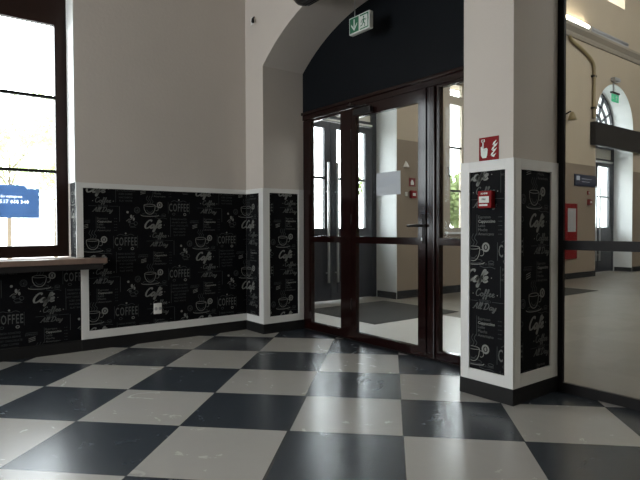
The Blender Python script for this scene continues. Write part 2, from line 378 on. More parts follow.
PW, PH = 0.515, 0.64        # repeat: each next column sits 0.32 lower
def motif():
    B = []; Dm = []; Md = []
    B += move(script('Cafe', 0.076, 0.0082, 0.3, 1.0, True, 0.165), -0.006, -0.030)
    # cup with saucer and steam
    cup = [(-0.085, 0.185), (-0.083, 0.150), (-0.066, 0.118), (-0.045, 0.104), (-0.015, 0.104), (0.006, 0.122), (0.018, 0.150), (0.022, 0.185)]
    B += ribbon(spline(cup, 3), 0.005)
    B += ring(-0.032, 0.186, 0.053, 0.010, 0.004)
    B += ring(0.034, 0.155, 0.018, 0.020, 0.004, a0=-2.0, a1=2.0, n=10)
    B += ring(-0.030, 0.094, 0.085, 0.014, 0.005, a0=PI * 0.95, a1=PI * 2.05, n=16)
    Dm += ring(-0.030, 0.102, 0.070, 0.014, 0.003)
    Dm += ring(-0.030, 0.150, 0.030, 0.030, 0.004, a0=PI * 1.05, a1=PI * 1.9, n=10)
    for dx in (-0.055, -0.032, -0.010):
        Dm += ribbon(spline([(dx, 0.20), (dx + 0.012, 0.222), (dx - 0.008, 0.245), (dx + 0.006, 0.275)], 3), 0.004)
    # round badge with bean
    B += ring(0.066, 0.190, 0.022, 0.024, 0.012); B += disc(0.066, 0.190, 0.008, ry=0.013)
    # large slab lettering with flourishes
    Md += move(font_polys('COFFEE', 0.108, 0, 0.47, 0.0012, 1.22), 0.258, 0.165)
    B += disc(0.258, 0.243, 0.008); Dm += ribbon(spline([(0.18, 0.222), (0.21, 0.236), (0.245, 0.226), (0.272, 0.226), (0.305, 0.236), (0.335, 0.222)], 4), 0.004)
    Dm += ring(0.205, 0.105, 0.014, 0.010, 0.004); B += ring(0.318, 0.103, 0.012, 0.010, 0.006)
    Dm += line(0.15, 0.222, 0.15, 0.11, 0.003) + line(0.366, 0.222, 0.366, 0.11, 0.003)
    # "Coffee" / "SERVED" / "All Day"
    Md += move(script('Coffee', 0.044, 0.0046, 0.1, 0.4, False, 0.140), 0.060, -0.118)
    B += disc(-0.028, -0.105, 0.004, 8) + disc(0.150, -0.105, 0.004, 8)
    Dm += move(font_polys('SERVED', 0.024, 0, 1.1), 0.06, -0.150)
    Dm += line(-0.065, -0.150, 0.005, -0.150, 0.0028) + line(0.113, -0.150, 0.195, -0.150, 0.0028)
    Md += move(script('All Day', 0.040, 0.0046, 0.3, 0.5, False, 0.175), 0.055, -0.200)
    # drinks list
    for i, t in enumerate(('Espresso', 'Cappuccino', 'Latte', 'Mocha', 'Americano')):
        y = -0.262 - i * 0.0265
        p = font_polys(t, 0.026, 0.0, 1.0, 0.0006 if i == 1 else 0); w = max(q[0] for f in p for q in f) - min(q[0] for f in p for q in f)
        (B if i in (1,) else Md).extend(move(p, 0.010 + w / 2, y))
        Dm += disc(0.160, y, 0.003, 6) + line(0.168, y, 0.182, y, 0.003)
    Dm += line(0.0, -0.245, 0.0, -0.375, 0.003)
    # heart stamp and sprig left of the script word
    Dm += ring(-0.150, 0.138, 0.026, 0.028, 0.004) + move(script('e', 0.03, 0.003), -0.150, 0.128)
    Dm += ring(-0.150, 0.138, 0.018, 0.019, 0.003)
    B += disc(-0.238, 0.118, 0.011, 10)
    B += ribbon(spline([(-0.250, 0.035), (-0.225, 0.055), (-0.205, 0.052), (-0.180, 0.090)], 3), 0.004)
    B += disc(-0.205, 0.078, 0.011, 8, 0.018) + disc(-0.182, 0.055, 0.009, 8, 0.016)
    Dm += disc(-0.222, 0.030, 0.014, 10) + ring(-0.195, 0.000, 0.028, 0.014, 0.004) + ring(-0.165, 0.015, 0.016, 0.016, 0.004)
    Dm += line(-0.215, -0.020, -0.160, -0.020, 0.004)
    # crossed pencils / hatch and tiny captions
    for k in range(3): B += line(-0.118, 0.287 + k * 0.013, -0.068, 0.300 + k * 0.013, 0.0045)
    Dm += move(font_polys('ESPRESSO', 0.022, 0, 1.0), -0.098, 0.345)
    Dm += line(-0.14, 0.362, -0.05, 0.362, 0.003)
    # rows of tiny print
    for i, t in enumerate(('FRESH ROASTED', 'ARABICA BEANS', 'HOT CHOCOLATE', 'ICED COFFEE', 'MACCHIATO', 'FLAT WHITE')):
        Dm += move(font_polys(t, 0.0235, 0, 0.9), 0.262, 0.055 - i * 0.031)
    Dm += line(0.172, 0.075, 0.172, -0.115, 0.003)
    Dm += line(0.205, -0.150, 0.205, -0.290, 0.004)
    Dm += move(font_polys('best in town', 0.024, 0.3, 0.9), 0.07, 0.085) + ring(0.105, 0.098, 0.02, 0.008, 0.003, n=10)
    Dm += ribbon(spline([(0.02, 0.072), (0.06, 0.062), (0.10, 0.068), (0.135, 0.058)], 3), 0.0035)
    B += disc(0.108, 0.0, 0.004, 6)
    return [(f, 1) for f in B] + [(f, 2) for f in Dm] + [(f, 3) for f in Md]
MOTIF = motif()

def clip(poly, x0, x1, y0, y1):
    for ax, lim, sgn in ((0, x0, 1), (0, x1, -1), (1, y0, 1), (1, y1, -1)):
        out = []
        for i, p in enumerate(poly):
            q = poly[(i + 1) % len(poly)]
            ip = (p[ax] - lim) * sgn >= 0; iq = (q[ax] - lim) * sgn >= 0
            if ip: out.append(p)
            if ip != iq:
                t = (lim - p[ax]) / (q[ax] - p[ax]); out.append((p[0] + (q[0] - p[0]) * t, p[1] + (q[1] - p[1]) * t))
        poly = out
        if len(poly) < 3: return None
    return poly

def print_field(mb, s0, s1, z0, z1, ox, oz, place, eps=0.0006):
    """adds the repeated print clipped to the rectangle; place(s, z, e) gives the 3D point"""
    for ci in range(-9, 10):
        cx = ox + ci * PW; cz0 = oz - (ci % 2) * PH / 2
        if cx + 0.40 < s0 or cx - 0.30 > s1: continue
        for ri in range(-4, 5):
            cz = cz0 + ri * PH
            if cz + 0.40 < z0 or cz - 0.42 > z1: continue
            for f, mi in MOTIF:
                xs = [p[0] + cx for p in f]; ys = [p[1] + cz for p in f]
                if max(xs) < s0 or min(xs) > s1 or max(ys) < z0 or min(ys) > z1: continue
                q = [(a, b) for a, b in zip(xs, ys)]
                if min(xs) < s0 or max(xs) > s1 or min(ys) < z0 or max(ys) > z1:
                    q = clip(q, s0, s1, z0, z1)
                    if not q: continue
                e = eps if mi == 2 else eps * 1.6
                mb.add([place(a, b, e) for a, b in q], [list(range(len(q)))], mi)

def wall_panel(name, label, place, s0, s1, z0, z1, ox, oz, trims, tex_box, thick=0.004):
    """place(s,z,e): point on the wall; trims: list of (s0,s1,z0,z1) boards"""
    c = place((s0 + s1) / 2, z0, 0)
    t = empty(name, c, label, 'wall panel')
    mb = MB(); 
    def slab(a0, a1, b0, b1, e0, e1, target, mi=0):
        vs = [place(a, b, e) for e in (e0, e1) for a, b in ((a0, b0), (a1, b0), (a1, b1), (a0, b1))]
        target.add(vs, [(0, 1, 2, 3), (4, 7, 6, 5), (0, 4, 5, 1), (1, 5, 6, 2), (2, 6, 7, 3), (3, 7, 4, 0)], mi)
    slab(s0, s1, z0, z1, 0, thick, mb)
    nb = len(mb.f)
    print_field(mb, s0, s1, z0, z1, ox, oz, lambda s, z, e: place(s, z, e + thick))
    # keep winding as built (flat prints): build without recalculating one by one
    mb.build('wallpaper', [M['board'], M['chalk'], M['chalk_dim'], M['chalk_mid']], t)
    for a in trims:
        tb = MB(); slab(*a, 0, 0.014, tb); tb.build('trim_board', M['trim'], t, bevel=0.0015)
    return t

# ------------------------------------------------------------------ structure: cafe
XW = -0.085     # inner face of the window wall
YA = 0.067     # cafe face of the arch wall
YH = 0.625      # hall face of the arch wall
YG = 0.56      # front of the joinery
CZ = 3.9; CE = 8.0; CS = -6.8
box('floor', (-1.6, CE + .3, CS - .3, 0.62, -0.2, 0.0), M['floor'])
tag(bpy.data.objects['floor'], 'black and white chequered stone tile floor of the cafe room', 'floor', kind='structure')
o = box('floor_hall', (-1.6, 7.6, 0.62, 18.2, -0.2, 0.0), M['hall_floor']); o.name = 'floor_hall'
tag(o, 'beige stone tile floor of the station hall behind the glass', 'floor', kind='structure')
tag(box('ceiling', (-0.9, CE + .3, CS - .3, YH, CZ, CZ + .2), M['plaster_plain']), 'plain ceiling of the cafe room above the picture', 'ceiling', kind='structure')

# window wall with one tall opening and one added for light (inner part up to the frame plane, outer part thinner opening)
def rect(a0, a1, b0, b1): return [(a0, b0), (a1, b0), (a1, b1), (a0, b1)]
WZ0, WZ1 = 0.757, 3.25
w1 = rect(-3.0, -1.625, WZ0, WZ1); w2 = rect(-4.8, -3.8, WZ0, WZ1)
o = slab_x('wall_left', rect(CS - .3, YA, 0, CZ), [w1, w2], -0.75, XW, M['plaster'])
tag(o, 'grey-white plaster wall beside the tall window, above the black wallpaper', 'wall', kind='structure')

A1 = (0.26, 2.72); A2 = (3.08, 5.54)
def arch_outline(z_top):
    pts = [(XW - .72, 0), (A1[0], 0)] + arch_pts(*A1, 2.70, 0.45) + [(A1[1], 0), (A2[0], 0)] + arch_pts(*A2, 2.70, 0.45) + [(A2[1], 0), (CE + .3, 0), (CE + .3, z_top), (XW - .72, z_top)]
    return pts
o = slab_y('wall_back', arch_outline(CZ), [], YA, YH, M['plaster'])
tag(o, 'thick plaster wall with two arched openings and the pier between them', 'wall', kind='structure')
tag(slab_x('wall_right', rect(CS - .3, YA, 0, CZ), [], CE, CE + .3, M['bounce_tint']), 'plain cafe wall right of the camera', 'wall', kind='structure')
tag(slab_y('wall_front', rect(XW, CE, 0, CZ), [rect(0.6, 2.8, 0.8, 2.85)], CS - .3, CS, M['plaster']), 'plain cafe wall behind the camera with an opening added for daylight', 'wall', kind='structure')  # opening added out of view to light the pier and corner wall

# skirtings
def skirt(name, label, dims):
    tag(box(name, dims, M['skirt'], None, 0.002), label, 'baseboard', kind='structure')
ST = 0.016
skirt('baseboard_left', 'dark stone skirting below the large wallpapered wall', (XW, XW + ST, -1.592, YA - ST, 0, 0.1))
skirt('baseboard_window', 'dark stone skirting below the window sill wall', (XW, XW + ST * .8, -6.6, -1.592, 0, 0.1))
skirt('baseboard_back', 'short dark skirting in the corner left of the glazed door', (XW, A1[0] + ST, YA - ST, YA, 0, 0.1))
skirt('baseboard_reveal', 'dark skirting in the arch reveal left of the glazed door', (A1[0], A1[0] + ST, YA, YG, 0, 0.1))
skirt('baseboard_pier', 'dark skirting on the front of the white pier', (A1[1] - ST, A2[0] + ST, YA - ST, YA, 0, 0.1))
skirt('baseboard_pier_side', 'dark skirting on the shaded side of the pier', (A2[0], A2[0] + ST, YA, YG, 0, 0.1))

# ------------------------------------------------------------------ structure: hall
HX = -0.8; HZ = 7.6; HE = 7.0; HN = 18.0
E1 = (1.21, 3.058); E2 = (9.21, 11.06)
HW = (4.13, 5.95)
win_hole = rect(HW[0], HW[1], 1.0, 3.62)
cler = [rect(c, c + 2.4, 6.12, 7.0) for c in (2.6, 8.17, 13.0)]
outer = [(YH, 0), (E1[0], 0)] + arch_pts(*E1, 3.40, 0.923) + [(E1[1], 0), (E2[0], 0)] + arch_pts(*E2, 3.40, 0.923) + [(E2[1], 0), (HN, 0), (HN, HZ), (YH, HZ)]
o = slab_x('wall_hall_left', outer, [win_hole] + cler, -1.55, HX, M['hall_wall'])
tag(o, 'beige two-tone wall of the hall with arched street entrances', 'wall', kind='structure')
# outer side of the cafe window wall and hall other walls
tag(slab_x('wall_hall_right', rect(YH, HN, 0, HZ), [rect(1.0, 6.0, 5.8, 6.9), rect(7.0, 12.0, 5.8, 6.9)], HE, HE + .3, M['hall_wall']), 'far side wall of the hall with high openings added for daylight', 'wall', kind='structure')  # unseen high openings, added to brighten the opposite hall wall
tag(slab_y('wall_hall_end', rect(-1.55, HE + .3, 0, HZ), [], HN, HN + .3, M['hall_wall']), 'end wall of the hall', 'wall', kind='structure')
tag(slab_y('wall_hall_upper', rect(-1.55, HE + .3, CZ + .2, HZ), [], YH - .3, YH, M['hall_wall']), 'upper hall wall above the arches', 'wall', kind='structure')
tag(box('ceiling_hall', (-1.55, HE + .3, YH - .3, HN + .3, HZ, HZ + .2), M['plaster_plain']), 'high ceiling of the hall', 'ceiling', kind='structure')
tag(box('wall_hall_corner', (HX, A1[0], YH, 0.70, 0, CZ), M['hall_wall']), 'short beige wall piece behind the left door jamb', 'wall', kind='structure')
tag(box('painted_daylight_patch', (HX + .03, 2.15, 0.66, 2.40, 0.0, 0.002), M['floor_daylight']), 'hall floor patch painted paler for the daylight around the entrance mat', 'floor', kind='structure')  # thin slab with the entrance daylight painted in as a paler floor
# white plaster linings of the entrance recesses
def lining(name, label, e):
    mb = MB(); t = 0.012; d0, d1 = -1.55, HX - 0.002
    prof = [(e[0], 0.0)] + arch_pts(*e, 3.40, 0.923) + [(e[1], 0.0)]
    cx = (e[0] + e[1]) / 2
    inn = []
    for y, z in prof:
        if z <= 3.40 + 1e-6: inn.append((y + (t if y < cx else -t), z))
        else:
            dx, dz = cx - y, 3.40 - z; l = math.hypot(dx, dz); inn.append((y + dx / l * t, z + dz / l * t))
    n = len(prof)
    vs = [(d0, *p) for p in prof] + [(d1, *p) for p in prof] + [(d0, *p) for p in inn] + [(d1, *p) for p in inn]
    fs = []
    for i in range(n - 1):
        fs += [(2 * n + i, 2 * n + i + 1, 3 * n + i + 1, 3 * n + i), (n + i, n + i + 1, 3 * n + i + 1, 3 * n + i), (i, i + 1, 2 * n + i + 1, 2 * n + i), (i, i + 1, n + i + 1, n + i)]
    mb.add(vs, fs)
    tag(mb.build(name, M['reveal_white']), label, 'wall lining', kind='structure')
lining('trim_1', 'white plaster reveal of the nearer street entrance', E1)
lining('trim_2', 'white arched plaster reveal of the far street entrance', E2)
for i, (a, b) in enumerate(((YH, E1[0]), (E1[1], E2[0]), (E2[1], HN))):
    tag(box('baseboard_hall', (HX, HX + .016, a, b, 0, 0.12), M['skirt'], None, 0.002), ('dark skirting left of the nearer street entrance', 'dark skirting along the beige hall wall between the entrances', 'dark skirting beyond the far street entrance')[i], 'baseboard', kind='structure')
for i, e in enumerate((E1, E2)):
    tag(box('baseboard_recess', (-1.2, HX, e[1] - .028, e[1] - .012, 0, 0.1), M['skirt']), ('dark skirting in the recess of the nearer entrance', 'dark skirting in the recess of the far entrance')[i], 'baseboard', kind='structure')
# cornice along the hall wall
cb = MB(); prof = [(0, 4.98), (0.03, 4.98), (0.05, 5.03), (0.05, 5.07), (0.12, 5.14), (0.12, 5.19), (0.0, 5.19)]
vs = [(HX + a, y, z) for y in (YH, HN) for a, z in prof]; n = len(prof)
cb.add(vs, [(i, (i + 1) % n, n + (i + 1) % n, n + i) for i in range(n)] + [tuple(range(n)), tuple(range(2 * n - 1, n - 1, -1))])
tag(cb.build('trim_3', M['cornice']), 'plaster cornice running high along the hall wall', 'cornice', kind='structure')

# ------------------------------------------------------------------ wallpaper panels with white boards
PT, PB = 1.43, 0.17
wall_panel('wallpaper_panel', 'largest black chalk-print coffee wallpaper panel, on the wall right of the window',
    lambda s, z, e: (XW + .001 + e, s, z), -1.57, YA - 0.006, PB, PT, -0.944, 1.105,
    [(-1.626, YA - .018, PT, 1.476), (-1.53, YA - .018, 0.1, PB), (-1.626, -1.568, 0.822, PT), (-1.592, -1.529, 0.1, 0.755)], None)
wall_panel('wallpaper_panel', 'dim black chalk-print wallpaper panel under the window sill',
    lambda s, z, e: (XW + .001 + e, s, z), -3.6, -1.594, 0.1, 0.755, -1.888, 0.487, [], None)
# narrow wallpaper strip wrapping into the window reveal (part of its own panel)
wall_panel('wallpaper_panel', 'thin sliver of wallpaper in the window reveal above the sill',
    lambda s, z, e: (s, -1.625 - e, z), -0.27, XW - .001, 0.822, 1.476, -0.15, 1.2, [], None, 0.002)
wall_panel('wallpaper_panel', 'very narrow black wallpaper panel in the corner, left of the white corner boards',
    lambda s, z, e: (s, YA - .001 - e, z), XW + .005, 0.19, PB, PT, 0.0, 1.106,
    [(0.19, A1[0] + .014, 0.1, 1.476), (XW + .014, 0.19, PT, 1.476), (XW + .014, 0.19, 0.1, PB)], None)
wall_panel('wallpaper_panel', 'narrow black coffee wallpaper panel in the arch reveal just left of the glazed door',
    lambda s, z, e: (A1[0] + .001 + e, s, z), 0.13, 0.484, PB, PT, 0.326, 0.793,
    [(YA, 0.13, 0.1, 1.476), (0.484, YG - .004, 0.1, 1.476), (0.13, 0.484, PT, 1.476), (0.13, 0.484, 0.1, PB)], None)
wall_panel('wallpaper_panel', 'bright white-framed coffee wallpaper panel on the front of the pier, behind the red call point',
    lambda s, z, e: (s, YA - .001 - e, z), 2.775, 3.035, PB, 1.42, 2.828, 0.757,
    [(A1[1] - .01, 2.775, 0.1, 1.485), (3.035, A2[0] + .014, 0.1, 1.485), (2.775, 3.035, 1.42, 1.485), (2.775, 3.035, 0.1, PB)], None)
wall_panel('wallpaper_panel', 'shaded white-framed coffee wallpaper panel on the right side of the pier',
    lambda s, z, e: (A2[0] + .001 + e, s, z), 0.130, 0.470, PB + .01, 1.42, 0.318, 0.465 + PH / 2 * 0,
    [(YA, 0.130, 0.1, 1.485), (0.470, YG - .004, 0.1, 1.485), (0.130, 0.470, 1.42, 1.485), (0.130, 0.470, 0.1, PB + .01)], None)

# ------------------------------------------------------------------ cafe window
def cafe_window(name, y0, y1, label):
    x0, x1 = -0.40, -0.33
    t = empty(name, (x0, (y0 + y1) / 2, WZ0), label, 'window', kind='structure')
    W = M['winwood']; cyc = (y0 + y1) / 2
    gz0, gz1 = 0.925, 2.878                       # glass of the tall casements
    fr = slab_x('window_frame', rect(y0, y1, 0.822, WZ1), [rect(y0 + .05, cyc - .05, 0.885, 2.97), rect(cyc + .05, y1 - .05, 0.885, 2.97), rect(y0 + .09, y1 - .09, 3.17, WZ1 - .04)], x0, x1 - .02, W, t)
    for a, b in ((y0 + .05, cyc - .05), (cyc + .05, y1 - .05)):
        s = slab_x('casement', rect(a - .012, b + .012, 0.875, 2.985), [rect(a + .051, b - .051, gz0, gz1)], x0 + .015, x1 - .003, W, t)
        m = MB()
        for z in (1.583, 2.240): m.box(x0 + .02, x1 - .012, a + .051, b - .051, z - .013, z + .013)
        m.build('glazing_bar', M['darkframe'], s)
        box('pane', (x0 + .030, x0 + .036, a + .051, b - .051, gz0, gz1), M['glass'], s)
    box('pane', (x0 + .02, x0 + .026, y0 + .09, y1 - .09, 3.17, WZ1 - .04), M['glass'], t)
    return t
cafe_window('window_1', -3.0, -1.625, 'tall mahogany-framed window bright with daylight at the left edge')
cafe_window('added_window', -4.8, -3.8, 'second tall window added out of the picture to the left for light on the pier')  # added out of view so more daylight reaches the pier front
# white lining of the window reveal
tag(box('trim_4', (-0.33, XW - .001, -1.630, -1.625, 1.478, WZ1), M['reveal_white']), 'sunlit white reveal right of the tall window', 'wall lining', kind='structure')
# sill
s = empty('window_sill', (-0.1, -2.5, 0.776), 'brown laminate window sill projecting over the black wallpaper', 'window sill')
sb = MB(); prof = [(-0.33, -3.0), (-0.33, -1.625), (XW, -1.625), (XW, -1.405), (0.065, -1.405), (0.075, -1.415), (0.075, -3.2), (XW, -3.2), (XW, -3.0)]
n = len(prof); sb.add([(x, y, z) for z in (0.772, 0.818) for x, y in prof], [(i, (i + 1) % n, n + (i + 1) % n, n + i) for i in range(n)] + [tuple(range(n)), tuple(range(2 * n - 1, n - 1, -1))])
sb.build('sill_board', M['sill'], s, 0.004)
box('apron', (XW + .02, 0.055, -3.15, -1.44, 0.722, 0.772), M['sill_dark'], s, 0.003)

# banner on the window glass
bn = MB()
by = lambda x: x
pts = [(-2.62, 1.166), (-1.858, 1.166), (-1.858, 1.424), (-1.950, 1.424), (-1.980, 1.452), (-2.62, 1.452)]
bx = -0.376
n = len(pts)
bn.add([(bx + e, y, z) for e in (0, 0.003) for y, z in pts], [tuple(range(n)), tuple(range(2 * n - 1, n - 1, -1))] + [(i, (i + 1) % n, n + (i + 1) % n, n + i) for i in range(n)], 0)
bn.add([(bx + .0036, y, z) for y, z in ((-1.978, 1.4515), (-1.950, 1.4255), (-1.862, 1.4255), (-1.862, 1.4515))], [(0, 1, 2, 3)], 1)
def ztext(mb, txt, size, y_, z_, x_, mi, sx=1.0, bold=0.0):
    for f in font_polys(txt, size, 0, sx, bold): mb.add([(x_, y_ + p[0], z_ + p[1]) for p in f], [list(range(len(f)))], mi)
BTXT = (('powierzchnia do wynajecia', 0.032, -2.165, 1.352, 1.0), ('tel. 517 060 340', 0.044, -2.085, 1.306, 1.0))
for tx in BTXT: ztext(bn, tx[0], tx[1], tx[2], tx[3], bx + .0015, 1, tx[4], 0.0012)
ztext(bn, 'PKP S.A.', 0.018, -1.905, 1.434, bx + .0042, 0, 1.0)
def trans_mat(name, c):
    m = mat(name, c, 0.5); nt = m.node_tree; b = nt.nodes['Principled BSDF']; out = nt.nodes['Material Output']
    t = nt.nodes.new('ShaderNodeBsdfTranslucent'); t.inputs['Color'].default_value = (*c, 1)
    mx = nt.nodes.new('ShaderNodeMixShader'); mx.inputs[0].default_value = 0.5
    nt.links.new(b.outputs[0], mx.inputs[1]); nt.links.new(t.outputs[0], mx.inputs[2]); nt.links.new(mx.outputs[0], out.inputs['Surface'])
    return m
M['banner'] = trans_mat('blue_banner_film', (0.20, 0.31, 0.48)); M['banner_white'] = trans_mat('white_banner_print', (0.62, 0.70, 0.85))
ban = bn.build('banner', [M['banner'], M['banner_white']])
# the letters are cut out of the blue layer, so they show white against the daylight: exact boolean on solid letters
film = MB(); film.add([(bx + e, y, z) for e in (0, 0.003) for y, z in pts], [tuple(range(n)), tuple(range(2 * n - 1, n - 1, -1))] + [(i, (i + 1) % n, n + (i + 1) % n, n + i) for i in range(n)])
fo = film.build('film', M['banner']); cutters = []
for tx in BTXT:
    cu = bpy.data.curves.new('t', 'FONT'); cu.body = tx[0]; cu.size = tx[1]; cu.align_x = 'CENTER'; cu.align_y = 'CENTER'; cu.resolution_u = 1; cu.extrude = 0.004; cu.offset = 0.0012
    to = link(bpy.data.objects.new('t', cu)); me_ = bpy.data.meshes.new_from_object(to.evaluated_get(bpy.context.evaluated_depsgraph_get()))
    bpy.data.objects.remove(to); bpy.data.curves.remove(cu)
    for v in me_.vertices: v.co = (bx + .0015 + v.co.z, tx[2] + v.co.x * tx[4], tx[3] + v.co.y)
    bm_ = bmesh.new(); bm_.from_mesh(me_); bmesh.ops.remove_doubles(bm_, verts=bm_.verts, dist=1e-6); bmesh.ops.recalc_face_normals(bm_, faces=bm_.faces); bm_.to_mesh(me_); bm_.free()
    cutters.append(link(bpy.data.objects.new('c', me_)))
for c_ in cutters:
    md = fo.modifiers.new('b', 'BOOLEAN'); md.operation = 'DIFFERENCE'; md.solver = 'EXACT'; md.object = c_; md.use_self = True
bpy.context.view_layer.update()
cut_me = bpy.data.meshes.new_from_object(fo.evaluated_get(bpy.context.evaluated_depsgraph_get()))
bpy.data.objects.remove(fo)
for c_ in cutters: bpy.data.objects.remove(c_)
bm_ = bmesh.new(); bm_.from_mesh(ban.data)
old = [f for f in bm_.faces if f.material_index == 0 and len(f.verts) == n or (f.material_index == 0 and abs(f.normal.x) < .5 and f.calc_area() > 1e-5)]
bmesh.ops.delete(bm_, geom=old, context='FACES'); bm_.from_mesh(cut_me); bm_.to_mesh(ban.data); bm_.free()
tag(ban, 'blue translucent letting notice with pale lettering on the window glass', 'sign')
sk = MB(); ztext(sk, 'GALERIA', 0.03, -1.93, 1.147, bx + .002, 0, 1.0, 0.001); sk.box(bx + .001, bx + .002, -2.0, -1.90, 1.120, 1.126, 1); sk.box(bx + .001, bx + .002, -1.875, -1.862, 1.135, 1.155, 0)
M['dark_print'] = mat('dark_blue_print', (0.08, 0.08, 0.14), 0.5); M['orange'] = mat('orange_print', (0.5, 0.12, 0.04), 0.5)
tag(sk.build('window_sticker', [M['dark_print'], M['orange']]), 'small dark and orange sticker on the window just below the blue notice', 'sticker')

# ------------------------------------------------------------------ glazed door partition in the first arch
W = M['wood']; G = M['glass_dusty']
def glazing(t, y, x0, x1, z0, z1, name='pane', g=None): return box(name, (x0, x1, y, y + .006, z0, z1), g or G, t)
# header board filling the arch
hp = [(A1[0], 2.28)] + arch_pts(*A1, 2.70, 0.45) + [(A1[1], 2.28)]
tag(slab_y('trim_5', hp, [], YG, YG + .05, M['header']), 'black board filling the arch above the glazed door', 'wall panel', kind='structure')
t = empty('window_3', (0.64, YG, 0), 'narrow glazed sidelight left of the glazed door, mahogany framed', 'window', kind='structure')
box('window_frame', (A1[0] + .002, 0.34, YG, YG + .06, 0, 2.20), W, t, .004)
slab_y('sash', rect(0.342, 1.05, 0.012, 2.198), [rect(0.402, 0.886, 0.085, 0.928), rect(0.402, 0.886, 0.99, 2.172)], YG - .006, YG + .042, W, t)
glazing(t, YG + .03, 0.402, 0.886, 0.085, 0.928); glazing(t, YG + .03, 0.402, 0.886, 0.99, 2.172)
for z in (0.35, 1.15, 1.95): MB().tube([(1.056, YG - .012, z - .05), (1.056, YG - .012, z + .05)], .008, 8).build('hinge', M['blackmetal'], t, smooth=True)
t = empty('trim_6', (1.49, YG, 2.17), 'mahogany head beam across the top of the glazed door', 'door frame', kind='structure')
box('head_beam', (A1[0] + .002, A1[1] - .002, YG - .01, YG + .06, 2.203, 2.285), W, t, .006)
box('drip_moulding', (A1[0] + .002, A1[1] - .002, YG - .03, YG - .01, 2.255, 2.285), W, t, .006)
t = empty('door_1', (1.50, YG, 0), 'glazed mahogany door leaf with black lever handle and paper notice', 'door', kind='structure')
slab_y('door_leaf', rect(1.062, 1.975, 0.012, 2.198), [rect(1.118, 1.893, 0.088, 0.928), rect(1.118, 1.893, 0.99, 2.100)], YG - .014, YG + .030, W, t)
glazing(t, YG + .016, 1.118, 1.893, 0.088, 0.928); glazing(t, YG + .016, 1.118, 1.893, 0.99, 2.100)
h = box('handle_plate', (1.942, 1.968, YG - .022, YG - .014, 0.945, 1.18), M['blackmetal'], t, .003)
MB().tube([(1.955, YG - .02, 1.088), (1.955, YG - .062, 1.088), (1.945, YG - .068, 1.088), (1.825, YG - .068, 1.086)], [.010, .011, .012, .010], 10).build('lever', M['blackmetal'], h, smooth=True)
box('lock_cylinder', (1.936, 1.946, YG - .026, YG - .014, 0.965, 0.99), M['steel'], h, .002)
c = empty('door_closer', (1.2, YG, 2.13)); c.parent = t; c.matrix_parent_inverse = t.matrix_basis.inverted()
box('closer_body', (1.13, 1.36, YG - .06, YG - .014, 2.11, 2.165), M['black'], c, .006)
MB().tube([(1.30, YG - .045, 2.17), (1.10, YG - .10, 2.195), (1.06, YG - .03, 2.24)], .008, 8).build('closer_arm', M['blackmetal'], c)
t = empty('window_4', (2.35, YG, 0), 'glazed sidelight right of the glazed door, partly hidden by the pier', 'window', kind='structure')
slab_y('window_frame', rect(1.985, A1[1] - .002, 0.0, 2.201), [rect(2.108, 2.62, 0.085, 0.93), rect(2.108, 2.62, 0.988, 2.180)], YG - .004, YG + .042, W, t)
box('mullion_bead', (2.018, 2.070, YG - .022, YG - .004, 0.012, 2.198), W, t, .006)
glazing(t, YG + .03, 2.108, 2.62, 0.085, 0.93); glazing(t, YG + .03, 2.108, 2.62, 0.988, 2.180)
# floor threshold
tag(box('trim_7', (A1[0] + .002, A1[1] - .002, YG - .02, YG + .09, 0.0, 0.012), M['darkframe']), 'dark threshold under the glazed door', 'threshold', kind='structure')

# ------------------------------------------------------------------ large glazing in the second arch
t = empty('window_5', (4.32, YG, 0), 'tall dark-framed glass screen filling the right arch', 'window', kind='structure')
K = M['darkframe']
go = [(A2[0] + .001, 0)] + [(x, z - .001) for x, z in arch_pts(A2[0] + .001, A2[1] - .001, 2.70, 0.45)] + [(A2[1] - .001, 0)]
ga = arch_pts(A2[0] + .045, A2[1] - .045, 2.70, 0.405)
def upto(xa, xb, zlo):
    mid = [(x, z) for x, z in ga if xa < x < xb]
    def zat(x):
        for (x0_, z0_), (x1_, z1_) in zip(ga, ga[1:]):
            if x0_ <= x <= x1_: return z0_ + (z1_ - z0_) * (x - x0_) / (x1_ - x0_)
        return ga[0][1]
    return [(xa, zlo), (xa, zat(xa) - .001)] + mid + [(xb, zat(xb) - .001), (xb, zlo)]
ha = (A2[0] + .045, 4.29); hb = (4.35, A2[1] - .045)
slab_y('window_frame', go, [rect(*ha, 0.062, 0.924), rect(*hb, 0.062, 0.924), upto(*ha, 0.985), upto(*hb, 0.985)], YG, YG + .025, K, t)
for hh in (ha, hb):
    glazing(t, YG + .012, *hh, 0.062, 0.924, g=G)
    slab_y('pane', upto(*hh, 0.985), [], YG + .012, YG + .018, G, t)

# paper notice on the door glass
p = MB().box(1.371, 1.669, YG + .0125, YG + .0150, 1.360, 1.562)
for k, (a, b) in enumerate(((1.45, 1.60), (1.42, 1.62), (1.46, 1.63), (1.45, 1.54))):
    z = 1.505 - k * 0.022; p.add([(a, YG + .0120, z), (b, YG + .0120, z), (b, YG + .0120, z + .006), (a, YG + .0120, z + .006)], [(0, 1, 2, 3)], 1)
tag(p.build('paper_notice', [M['paper'], M['paper_ink']]), 'pale blue-grey sheet of paper stuck on the glazed door', 'notice')

